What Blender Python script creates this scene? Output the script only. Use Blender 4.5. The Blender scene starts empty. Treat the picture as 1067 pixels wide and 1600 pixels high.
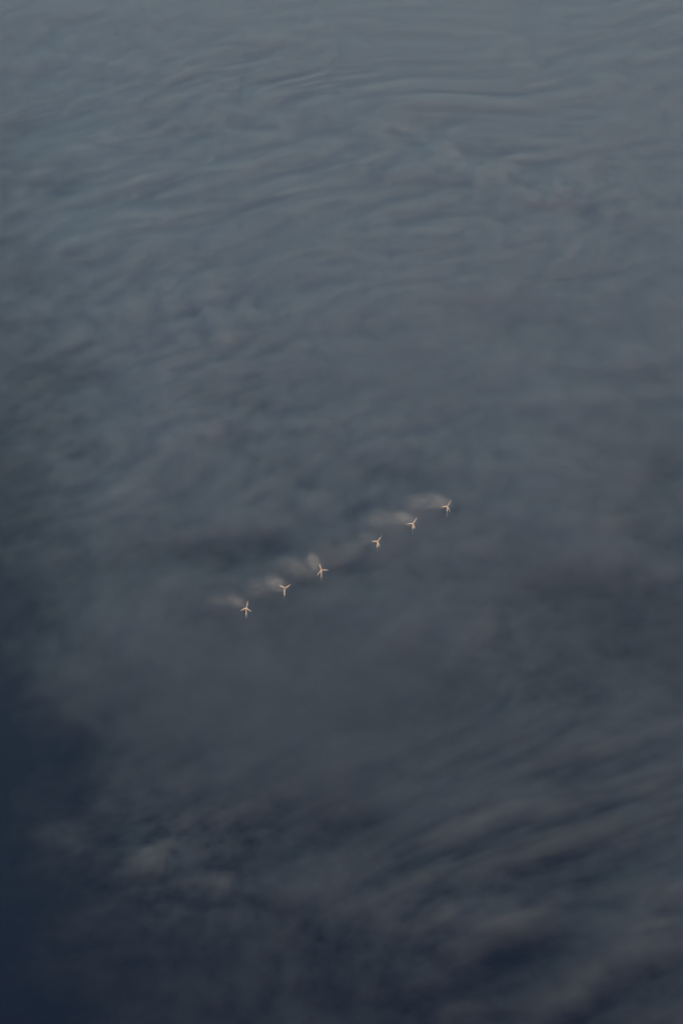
import bpy, bmesh, math
import numpy as np
from mathutils import Vector, Matrix, Euler

# ------------------------------------------------------------------ camera, sky, sun, exposure
C = bpy.context.scene
R = math.radians
IW, IH = 1067.0, 1600.0
ALT, PITCH, VFOV = 10000.0, 27.0, 20.0            # airliner height, depression of the view axis
FPX = (IH / 2) / math.tan(R(VFOV / 2))
cam_d = bpy.data.cameras.new('camera')
cam_d.sensor_fit = 'VERTICAL'
cam_d.angle = R(VFOV)
cam_d.clip_start = 10.0
cam_d.clip_end = 500000.0
cam = bpy.data.objects.new('camera', cam_d)
C.collection.objects.link(cam)
cam.location = (0, 0, ALT)
cam.rotation_euler = (R(90 - PITCH), 0, 0)
C.camera = cam

SUN_EL, SUN_AZ = 3.0, 145.0                       # azimuth clockwise from +Y: behind the camera, to the right
world = bpy.data.worlds.new("World")
C.world = world
world.use_nodes = True
nt = world.node_tree
bg = nt.nodes['Background']
sky = nt.nodes.new('ShaderNodeTexSky')
sky.sky_type = 'NISHITA'
sky.sun_disc = False
sky.sun_elevation = R(SUN_EL)
sky.sun_rotation = R(SUN_AZ)
sky.altitude = 0
sky.ozone_density = 1.55
nt.links.new(sky.outputs[0], bg.inputs[0])
bg.inputs[1].default_value = 0.15

sun_d = bpy.data.lights.new('sun', 'SUN')
sun_d.energy = 0.95
sun_d.angle = R(0.5)
sun_d.color = (1.0, 0.52, 0.28)
sun = bpy.data.objects.new('sun', sun_d)
C.collection.objects.link(sun)
sdir = Vector((math.sin(R(SUN_AZ)) * math.cos(R(SUN_EL)), math.cos(R(SUN_AZ)) * math.cos(R(SUN_EL)), math.sin(R(SUN_EL))))
sun.rotation_euler = sdir.to_track_quat('Z', 'Y').to_euler()
sun.location = (3000, 5000, 12000)

C.view_settings.view_transform = 'Standard'
C.view_settings.look = 'None'
C.view_settings.exposure = 1.50
C.view_settings.gamma = 1.0
C.cycles.use_denoising = True
C.cycles.max_bounces = 12
C.cycles.volume_bounces = 6
C.cycles.volume_step_rate = 0.5
C.cycles.volume_max_steps = 256


def at(px, py, z=0.0):
    """world point seen at photograph position (px, py) on the level z"""
    dx = (px - IW / 2) / FPX
    dy = (IH / 2 - py) / FPX
    p = R(PITCH)
    d = (dx, math.cos(p) + dy * math.sin(p), -math.sin(p) + dy * math.cos(p))
    t = (z - ALT) / d[2]
    return Vector((d[0] * t, d[1] * t, z))


def link(o, parent=None):
    C.collection.objects.link(o)
    if parent:
        o.parent = parent
    return o


# ------------------------------------------------------------------ materials
def mat(name):
    m = bpy.data.materials.new(name)
    m.use_nodes = True
    return m, m.node_tree, m.node_tree.nodes['Principled BSDF']


m_sea, t, b = mat('sea_water')
b.inputs['Base Color'].default_value = (0.001, 0.004, 0.028, 1)
b.inputs['Roughness'].default_value = 0.35
b.inputs['IOR'].default_value = 1.33
tc = t.nodes.new('ShaderNodeTexCoord')
n1 = t.nodes.new('ShaderNodeTexNoise'); n1.inputs['Scale'].default_value = 0.02; n1.inputs['Detail'].default_value = 6
bp = t.nodes.new('ShaderNodeBump'); bp.inputs['Strength'].default_value = 0.4; bp.inputs['Distance'].default_value = 2.0
t.links.new(tc.outputs['Object'], n1.inputs['Vector'])
t.links.new(n1.outputs['Fac'], bp.inputs['Height'])
t.links.new(bp.outputs['Normal'], b.inputs['Normal'])


def paint(name, col, rough):
    m, t, b = mat(name)
    tc = t.nodes.new('ShaderNodeTexCoord')
    n = t.nodes.new('ShaderNodeTexNoise'); n.inputs['Scale'].default_value = 0.15; n.inputs['Detail'].default_value = 5
    r = t.nodes.new('ShaderNodeValToRGB')
    r.color_ramp.elements[0].color = (col[0] * .9, col[1] * .9, col[2] * .88, 1); r.color_ramp.elements[0].position = .3
    r.color_ramp.elements[1].color = (*col, 1); r.color_ramp.elements[1].position = .7
    t.links.new(tc.outputs['Object'], n.inputs['Vector']); t.links.new(n.outputs['Fac'], r.inputs['Fac'])
    t.links.new(r.outputs['Color'], b.inputs['Base Color'])
    b.inputs['Roughness'].default_value = rough
    return m


m_tower = paint('tower_paint', (.70, .70, .68), .45)
m_blade = paint('blade_paint', (.72, .72, .70), .35)
m_nac = paint('nacelle_paint', (.68, .68, .66), .45)


def volume_mat(name, density, color=(.9, .93, .97), aniso=0.0):
    m = bpy.data.materials.new(name)
    m.use_nodes = True
    t = m.node_tree
    for n in list(t.nodes):
        if n.type != 'OUTPUT_MATERIAL':
            t.nodes.remove(n)
    out = t.nodes['Material Output']
    v = t.nodes.new('ShaderNodeVolumePrincipled')
    v.inputs['Color'].default_value = (*color, 1)
    v.inputs['Density'].default_value = density
    v.inputs['Anisotropy'].default_value = aniso
    t.links.new(v.outputs[0], out.inputs['Volume'])
    return m, t, v


FOG_D = 0.020
m_fog, _, _ = volume_mat('fog_bank', FOG_D, (.985, .965, .974), 0.80)


# ------------------------------------------------------------------ sea
def grid_mesh(name, xs, ys, Z, mt):
    nx, ny = len(xs), len(ys)
    X, Y = np.meshgrid(xs, ys)
    co = np.stack([X, Y, Z], -1).reshape(-1, 3)
    i = np.arange((ny - 1) * nx).reshape(ny - 1, nx)[:, :-1].ravel()
    q = np.stack([i, i + 1, i + nx + 1, i + nx], 1)
    return co, q


def mesh_from(name, co, q, mt, smooth=True):
    me = bpy.data.meshes.new(name)
    me.vertices.add(len(co)); me.vertices.foreach_set('co', co.astype(np.float32).ravel())
    me.loops.add(q.size); me.loops.foreach_set('vertex_index', q.astype(np.int32).ravel())
    me.polygons.add(len(q))
    me.polygons.foreach_set('loop_start', np.arange(0, q.size, 4, dtype=np.int32))
    me.polygons.foreach_set('loop_total', np.full(len(q), 4, dtype=np.int32))
    if smooth:
        me.polygons.foreach_set('use_smooth', np.ones(len(q), bool))
    me.update(calc_edges=True)
    me.validate()
    me.materials.append(mt)
    return me


S = 200000.0
sea = link(bpy.data.objects.new('sea', mesh_from('sea', np.array([[-S, -S, 0], [S, -S, 0], [S, S, 0], [-S, S, 0]], float),
                                               np.array([[0, 1, 2, 3]]), m_sea, False)))
sea['kind'] = 'structure'

# ------------------------------------------------------------------ fog bank: one closed body, undulating top
rng = np.random.RandomState(11)
_perm = rng.permutation(1024)
_gang = rng.rand(1024) * 2 * np.pi


def perlin(x, y, seed=0):
    xi = np.floor(x).astype(int); yi = np.floor(y).astype(int)
    xf = x - xi; yf = y - yi
    u = xf ** 3 * (xf * (xf * 6 - 15) + 10); v = yf ** 3 * (yf * (yf * 6 - 15) + 10)

    def g(ix, iy):
        h = _perm[(_perm[(ix + seed * 131) & 1023] + iy) & 1023]
        a = _gang[h]
        return np.cos(a), np.sin(a)
    a = g(xi, yi); b_ = g(xi + 1, yi); c = g(xi, yi + 1); d = g(xi + 1, yi + 1)
    n00 = a[0] * xf + a[1] * yf
    n10 = b_[0] * (xf - 1) + b_[1] * yf
    n01 = c[0] * xf + c[1] * (yf - 1)
    n11 = d[0] * (xf - 1) + d[1] * (yf - 1)
    return ((n00 * (1 - u) + n10 * u) * (1 - v) + (n01 * (1 - u) + n11 * u) * v) * 1.5


def fbm(x, y, oct=4, seed=0, gain=.5):
    s = 0; a = 1; n = 0
    for k in range(oct):
        s = s + a * perlin(x, y, seed + k); n += a
        x = x * 2.03 + 17.1; y = y * 2.03 + 5.7; a *= gain
    return s / n


# how thick the bank lies over the sea (m): rows from the far edge of the view to the near one,
# columns from left to right; smoothed in between
ROWS = [0, 200, 400, 600, 800, 1000, 1200, 1400, 1600]
COLS = [0, 213, 427, 640, 853, 1067]
THICK = np.array([
    [120, 140, 142, 130, 118, 130],
    [ 42, 94, 108, 110, 102, 90],
    [ 30, 70, 84, 88, 76, 66],
    [ 20, 49, 57, 57, 51, 45],
    [  8, 37, 38, 39, 39, 33],
    [  3, 24, 26, 26, 22, 16],
    [ -1, 16, 21, 20, 20, 22],
    [ 0, 12, 14, 16, 20, 21],
    [ 0, 5, 10, 9, 13, 15]], float)


def catmull(v, tt):
    n = len(v); tt = np.clip(tt, 0, n - 1.0001); i = tt.astype(int); f = tt - i
    p = lambda k: v[np.clip(k, 0, n - 1)]
    sh = (slice(None),) + (None,) * (v.ndim - 1) if v.ndim > 1 else (slice(None),)
    f = f[sh]
    p0, p1, p2, p3 = p(i - 1), p(i), p(i + 1), p(i + 2)
    return .5 * (2 * p1 + (p2 - p0) * f + (2 * p0 - 5 * p1 + 4 * p2 - p3) * f ** 2 + (3 * p1 - p0 - 3 * p2 + p3) * f ** 3)


def to_img(X, Y):
    """place over the ground expressed in the table's rows and columns"""
    p = R(PITCH)
    depth = Y * math.cos(p) + ALT * math.sin(p)
    up = Y * math.sin(p) - ALT * math.cos(p)
    return IW / 2 + FPX * X / depth, IH / 2 - FPX * up / depth


def thickness(X, Y):
    PX, PY = to_img(X, np.maximum(Y, 6000.0))
    # table lookup, bicubic
    shp = X.shape
    # the bank's outline wanders instead of following the table's grid
    sx = 190 * fbm(X / 1100, Y / 1500, 4, 141, .55); sy = 150 * fbm(X / 1100 + 3, Y / 1500 + 8, 4, 151, .55)
    fa = np.interp(PY, [150, 850], [.2, 1]); sx, sy = sx * fa, sy * fa
    r = np.clip((PY + sy).ravel() / 200.0, 0, 8); c = np.clip((PX + sx).ravel() / 213.4, 0, 5)
    fine_r = catmull(THICK, np.linspace(0, 8, 161))
    fine = catmull(fine_r.T.copy(), np.linspace(0, 5, 101)).T
    ri = r * 20; ci = c * 20
    i = np.minimum(ri.astype(int), 159); j = np.minimum(ci.astype(int), 99); f = ri - i; g = ci - j
    base = (fine[i, j] * (1 - f) * (1 - g) + fine[i + 1, j] * f * (1 - g) + fine[i, j + 1] * (1 - f) * g + fine[i + 1, j + 1] * f * g).reshape(shp)
    base = np.maximum(base, .5)
    # broad swells and hollows of the bank: (column, row, half width, half height, slant in degrees, strength)
    form = np.zeros(shp)
    for fx, fy, rx, ry, an, st in FORMS:
        ca, sa = math.cos(R(an)), math.sin(R(an))
        ddx, ddy = PX - fx, fy - PY
        u_ = (ddx * ca + ddy * sa) / rx; v_ = (-ddx * sa + ddy * ca) / ry
        form += st * np.exp(-(u_ * u_ + v_ * v_))
    # wind-drawn billows and ripples, all along one direction that bends gently
    wx = fbm(X / 2000, Y / 2000, 3, 40) * 230
    wy = fbm(X / 2000 + 9, Y / 2000 + 4, 3, 50) * 230
    a = R(50) + .35 * fbm(X / 5000, Y / 5000, 2, 44)
    XX, YY = X + wx, Y - 22000 + wy
    U = XX * np.cos(a) + YY * np.sin(a)
    V = -XX * np.sin(a) + YY * np.cos(a)
    lump = fbm((X + wx * .6) / 1000, (Y + wy * .6) / 1300, 3, 12, .5)
    big = fbm(X / 3500, Y / 3500, 2, 31)
    bands = fbm(U / 640, V / 400, 4, 1, .55)
    ripple = fbm(U / 330, V / 185, 3, 23, .5)
    mott = fbm((X + wx) / 260, (Y + wy) / 420, 4, 71, .55)
    drift = fbm(U / 620, V / 360, 4, 101, .5) * np.clip((PX - 350) / 300, 0, 1)
    puffy = fbm((X + wx) / 150, (Y + wy) / 210, 4, 61, .55)
    sw = np.clip(fbm((X + wx) / 1500, (Y + wy) / 900, 2, 83) * 2, -1, 1)
    # how strong each is over the field: ripples up left, in the middle distance and down right
    er = np.clip(.55 + 1.4 * fbm(X / 2500, Y / 2500, 2, 91), .45, 1.2)
    er = er + .9 * blob(PX, PY, 270, 330, 320, 210) + .5 * blob(PX, PY, 850, 330, 260, 150) + .5 * blob(PX, PY, 900, 1250, 260, 260) + .3 * blob(PX, PY, 500, 60, 500, 120)
    em = .7 + .8 * blob(PX, PY, 480, 850, 260, 110) + .7 * blob(PX, PY, 240, 520, 220, 120)
    wp = np.clip((PY - 1050) / 350, 0, 1)
    wf = np.interp(PY, [0, 250, 500, 800, 1100, 1400], [1.1, 1.15, 1.1, 1.3, 1.0, .9])
    calm = 1 - .6 * blob(PX, PY, 480, 40, 500, 80) - .45 * blob(PX, PY, 560, 1110, 260, 170) - .35 * blob(PX, PY, 620, 600, 250, 120)
    wf = wf * calm
    bl = blob(PX, PY, 220, 1350, 230, 110)
    h = base * (1 + 1.3 * form) * (1 + wf * (.24 * lump + .14 * big + .34 * er * bands + .30 * er * ripple + .36 * em * (1 - .45 * wp) * mott)
                                   + (.22 * wp + .75 * bl) * puffy + .42 * wp * drift + .35 * wp * sw)
    h = h + wp * np.clip((PX + 60) / 520, 0, 1) * (2 * puffy + 9 * lump + 4 * bands + 8 * drift)
    h = np.maximum(h, np.interp(PY, [600, 900], [.40, .06]) * base + .4)
    f_ = h - base
    # the top of the bank is smoother than its ragged underside: far away only the broad forms show in it
    soft = base * wf * (.24 * lump + .14 * big + .34 * er * bands + .08 * er * ripple + .08 * em * mott) + .5 * base * form
    near = np.interp(PY, [0, 400, 1000, 1200], [0, .12, .8, 1])
    top = np.interp(PY, [0, 500, 760, 1000], [1.6, 1.5, 1.2, 1.05]) * base + .8 * near * f_ + (1 - near) * .36 * soft + 3
    bot = np.maximum(top - h, .5)
    return bot + h, bot


def blob(PX, PY, cx, cy, rx, ry):
    return np.exp(-((PX - cx) / rx) ** 2 - ((PY - cy) / ry) ** 2)


FORMS = [
    (330, 868, 130, 30, 8, -.5), (430, 868, 50, 16, 25, -.25), (560, 800, 60, 14, 25, -.25), (150, 890, 90, 40, 0, -.2), (60, 660, 110, 40, 10, -.15), (1000, 960, 110, 50, 0, -.28),
    (880, 925, 90, 30, 10, -.2), (815, 1490, 90, 34, 30, -.6), (600, 1560, 160, 35, 5, -.45), (50, 1180, 90, 90, 0, -.3),
    (830, 500, 130, 50, 0, -.14), (720, 245, 110, 22, 10, -.15), (548, 892, 38, 16, 0, -.3), (712, 802, 24, 12, 0, -.3),
    (622, 748, 70, 18, -10, -.35), (560, 1300, 90, 35, 0, -.25), (400, 1350, 80, 24, 20, -.3), (200, 1520, 150, 60, 0, -.2),
    (240, 1345, 75, 20, 12, .75), (338, 1382, 36, 14, 0, .7), (90, 1310, 60, 24, -10, .5), (975, 1120, 100, 60, 20, .35),
    (800, 1262, 150, 24, 16, .3), (730, 1440, 150, 34, 5, .55), (885, 1555, 80, 28, 42, .8), (1000, 1275, 70, 40, 20, .35),
    (1010, 1460, 70, 30, 20, .45), (480, 85, 240, 40, 0, .10), (1000, 60, 110, 40, 0, .10), (220, 415, 70, 13, 24, .4),
    (200, 310, 60, 12, 20, .4), (280, 360, 130, 12, 4, .15), (890, 410, 60, 9, 48, .3), (820, 385, 60, 8, 40, .12),
    (900, 628, 200, 11, 4, .24), (160, 770, 80, 40, 0, .15), (450, 1060, 200, 80, 0, .12), (150, 1130, 160, 30, -10, .15),
]


def axis(inner, outer0, outer1):
    """even steps inside, widening ones outside"""
    lo = inner[0] - (np.geomspace(1, 1 + (inner[0] - outer0) / 400, 18)[::-1] - 1) * 400
    hi = inner[-1] + (np.geomspace(1, 1 + (outer1 - inner[-1]) / 400, 18) - 1) * 400
    return np.concatenate([lo[:-1], inner, hi[1:]])


xs = axis(np.arange(-5200, 5201, 27.0), -60000, 60000)
ys = axis(np.concatenate([np.arange(11000, 24000, 28.0), np.arange(24000, 38001, 45.0)]), -20000, 120000)
X, Y = np.meshgrid(xs, ys)
Zt, Zb = thickness(X, Y)
nx, ny = len(xs), len(ys)
co, q = grid_mesh('fog', xs, ys, Zt, None)
cb, qb = grid_mesh('fog', xs, ys, Zb, None)
rim = np.concatenate([np.arange(nx), np.arange(1, ny) * nx + nx - 1, (ny - 1) * nx + np.arange(nx - 2, -1, -1), np.arange(ny - 2, 0, -1) * nx])
base0 = len(co)
n = len(rim); k = np.arange(n); k2 = (k + 1) % n
skirt = np.stack([rim[k], base0 + rim[k], base0 + rim[k2], rim[k2]], 1)
me = mesh_from('fog_bank', np.concatenate([co, cb]), np.concatenate([q, qb[:, ::-1] + base0, skirt]), m_fog)
fog = link(bpy.data.objects.new('fog_bank', me))
fog['kind'] = 'stuff'

# ------------------------------------------------------------------ wind turbines
HUB = 88.0
BLADE = 55.0
AXIS_YAW = 27.0


def lathe(prof, seg=28):
    bm = bmesh.new(); rings = []
    for r_, z in prof:
        rings.append([bm.verts.new((r_ * math.cos(2 * math.pi * i / seg), r_ * math.sin(2 * math.pi * i / seg), z)) for i in range(seg)])
    for a, b_ in zip(rings, rings[1:]):
        for i in range(seg):
            bm.faces.new((a[i], a[(i + 1) % seg], b_[(i + 1) % seg], b_[i]))
    bm.faces.new(rings[0][::-1]); bm.faces.new(rings[-1])
    return bm


def finish(bm, name, mt, parent, M=None):
    if M is not None:
        bmesh.ops.transform(bm, matrix=M, verts=bm.verts)
    bmesh.ops.recalc_face_normals(bm, faces=bm.faces)
    me = bpy.data.meshes.new(name); bm.to_mesh(me); bm.free()
    for p in me.polygons:
        p.use_smooth = True
    me.materials.append(mt)
    return link(bpy.data.objects.new(name, me), parent)


def blade_bm():
    """one blade along +Z, flat side facing -Y; root at z = 1.6"""
    bm = bmesh.new(); rings = []
    st = [(1.5, 2.6, 2.6, 0), (3.5, 2.6, 2.5, 0), (7, 3.6, 1.9, 12), (12, 4.9, 1.25, 14), (20, 4.3, .95, 10), (30, 3.4, .7, 6), (40, 2.6, .5, 3),
          (48, 2.0, .34, 1), (53, 1.3, .2, 0), (BLADE, .35, .07, 0)]
    for z, ch, th, tw in st:
        ring = []
        sweep = -ch * .22 if z > 5 else 0
        for i in range(16):
            a = 2 * math.pi * i / 16
            x = ch / 2 * math.cos(a)
            y = th / 2 * math.sin(a) * (1 - .45 * math.cos(a) if z > 5 else 1)
            c, s = math.cos(R(tw)), math.sin(R(tw))
            x, y = x * c - y * s, x * s + y * c
            ring.append(bm.verts.new((x - sweep, y - (z / BLADE) ** 2 * 2.2, z)))
        rings.append(ring)
    for a, b_ in zip(rings, rings[1:]):
        for i in range(16):
            bm.faces.new((a[i], a[(i + 1) % 16], b_[(i + 1) % 16], b_[i]))
    bm.faces.new(rings[0][::-1]); bm.faces.new(rings[-1])
    return bm


def rounded_box(x0, x1, y0, y1, z0, z1, bev):
    bm = bmesh.new()
    bmesh.ops.create_cube(bm, size=1)
    bmesh.ops.transform(bm, verts=bm.verts, matrix=Matrix.Translation(((x0 + x1) / 2, (y0 + y1) / 2, (z0 + z1) / 2)) @ Matrix.Diagonal((x1 - x0, y1 - y0, z1 - z0, 1)))
    bmesh.ops.bevel(bm, geom=bm.edges[:], offset=bev, segments=3, affect='EDGES')
    return bm


TILT = R(5)
HUB_Y = -5.2          # the hub's centre ahead of the tower axis (rotor faces -Y)


def make_turbine():
    root = link(bpy.data.objects.new('wind_turbine', None))
    finish(lathe([(3.0, 0), (2.9, 10), (2.55, 40), (2.1, 70), (1.75, HUB - 2.3)]), 'tower', m_tower, root)
    nac = finish(rounded_box(-2.0, 2.0, -3.2, 8.2, HUB - 2.2, HUB + 2.0, .7), 'nacelle', m_nac, root)
    mast = lathe([(.12, HUB + 2.0), (.08, HUB + 4.2)], 8)
    finish(mast, 'weather_mast', m_nac, nac, Matrix.Translation((0, 6.6, 0)))
    # rotor frame: rotates about the tilted shaft
    hub = finish(lathe([(1.7, -1.9), (2.05, -1.0), (2.1, .4), (1.75, 1.6), (1.0, 2.5), (.25, 2.85)], 24), 'hub', m_nac, root,
                 Matrix.Translation((0, HUB_Y, HUB)) @ Matrix.Rotation(R(90), 4, 'X'))
    for j in range(3):
        b_ = finish(blade_bm(), 'blade', m_blade, root)
        b_['slot'] = j
    return root


def set_rotor(root, th):
    for ch in root.children:
        if ch.name.startswith('blade'):
            ch.matrix_local = Matrix.Translation((0, HUB_Y, HUB)) @ Matrix.Rotation(-TILT, 4, 'X') @ Matrix.Rotation(R(th + 120 * ch['slot']), 4, 'Y')


def copy_tree(o, parent=None):
    c = o.copy()
    link(c, parent)
    for ch in o.children:
        copy_tree(ch, c)
    return c


# photograph position of the hub, yaw of the rotor axis off the view axis, angle of the rotor, label
TURB = [
    (384.7, 949.2, 27, 16, 'nearest white wind turbine, at the lower left end of the row'),
    (444.4, 918.5, 27, 67, 'white wind turbine whose blades make a Y with its tower'),
    (502.0, 889.7, 14, 99, 'white wind turbine just below the wide gap in the row'),
    (589.3, 845.2, 29, 43, 'white wind turbine just above the wide gap in the row'),
    (644.5, 817.5, 28, 41, 'white wind turbine second from the upper right end of the row'),
    (698.3, 790.6, 27, 36, 'farthest white wind turbine, at the upper right end of the row'),
]
first = make_turbine()
for i, (px, py, yaw, th, lab) in enumerate(TURB):
    o = first if i == 0 else copy_tree(first)
    p = at(px, py, HUB)
    o.location = (p.x, p.y, 0)
    o.rotation_euler = (0, 0, R(yaw))
    o['label'] = lab
    o['category'] = 'wind turbine'
    o['group'] = 'wind turbines in a row rising from the fog'
for i, o in enumerate([x for x in C.objects if x.name.startswith('wind_turbine')]):
    set_rotor(o, TURB[i][3])
for o in C.objects:
    if 'slot' in o.keys():
        del o['slot']


# ------------------------------------------------------------------ wisps of mist trailing downwind of the rotors
def puff_mat(name, dens, seed):
    m, t, v = volume_mat(name, 0.0, (1, 1, 1), .2)
    tc = t.nodes.new('ShaderNodeTexCoord')
    # soft falloff from the middle of the body (object space -1..1)
    ln = t.nodes.new('ShaderNodeVectorMath'); ln.operation = 'LENGTH'
    t.links.new(tc.outputs['Object'], ln.inputs[0])
    mr = t.nodes.new('ShaderNodeMapRange'); mr.interpolation_type = 'LINEAR'
    mr.inputs['From Min'].default_value = 1.0; mr.inputs['From Max'].default_value = 0.0
    t.links.new(ln.outputs['Value'], mr.inputs['Value'])
    mp = t.nodes.new('ShaderNodeMapping'); mp.inputs['Location'].default_value = (seed * 3.1, seed * 7.7, seed)
    mp.inputs['Scale'].default_value = (1.3, 1.3, .9)
    t.links.new(tc.outputs['Object'], mp.inputs['Vector'])
    n = t.nodes.new('ShaderNodeTexNoise'); n.inputs['Scale'].default_value = 3.8; n.inputs['Detail'].default_value = 6; n.inputs['Distortion'].default_value = 1.2
    t.links.new(mp.outputs['Vector'], n.inputs['Vector'])
    r2 = t.nodes.new('ShaderNodeMapRange')
    r2.inputs['From Min'].default_value = .45; r2.inputs['From Max'].default_value = .64
    t.links.new(n.outputs['Fac'], r2.inputs['Value'])
    mu = t.nodes.new('ShaderNodeMath'); mu.operation = 'MULTIPLY'
    t.links.new(mr.outputs[0], mu.inputs[0]); t.links.new(r2.outputs[0], mu.inputs[1])
    m2 = t.nodes.new('ShaderNodeMath'); m2.operation = 'MULTIPLY'; m2.inputs[1].default_value = dens
    t.links.new(mu.outputs[0], m2.inputs[0]); t.links.new(m2.outputs[0], v.inputs['Density'])
    return m


PUFFS = [  # photograph position, level, half sizes (across, along the view, up), turn, density
    (371, 941, 84, 75, 130, 46, 35, .010),
    (352, 936, 60, 160, 150, 34, 60, .0045),
    (432, 911, 86, 80, 160, 50, 30, .012),
    (408, 917, 58, 190, 170, 36, 65, .005),
    (490, 877, 90, 60, 180, 52, 15, .011),
    (466, 885, 62, 170, 230, 38, 55, .006),
    (570, 842, 72, 130, 120, 38, 70, .005),
    (634, 810, 86, 85, 150, 48, 35, .011),
    (604, 810, 66, 190, 170, 40, 60, .0065),
    (688, 783, 86, 90, 150, 48, 35, .011),
    (660, 784, 68, 200, 180, 40, 60, .007),
    (524, 870, 50, 260, 200, 32, 60, .0035),
]
for i, (px, py, z, a, b_, c, rz, dn) in enumerate(PUFFS):
    bm = bmesh.new(); bmesh.ops.create_icosphere(bm, subdivisions=3, radius=1.0)
    me = bpy.data.meshes.new('mist'); bm.to_mesh(me); bm.free()
    me.materials.append(puff_mat('mist', dn, i + 1))
    o = link(bpy.data.objects.new('mist', me))
    o.location = at(px, py, z); o.scale = (a, b_, c); o.rotation_euler = (0, 0, R(rz))
    o['kind'] = 'stuff'
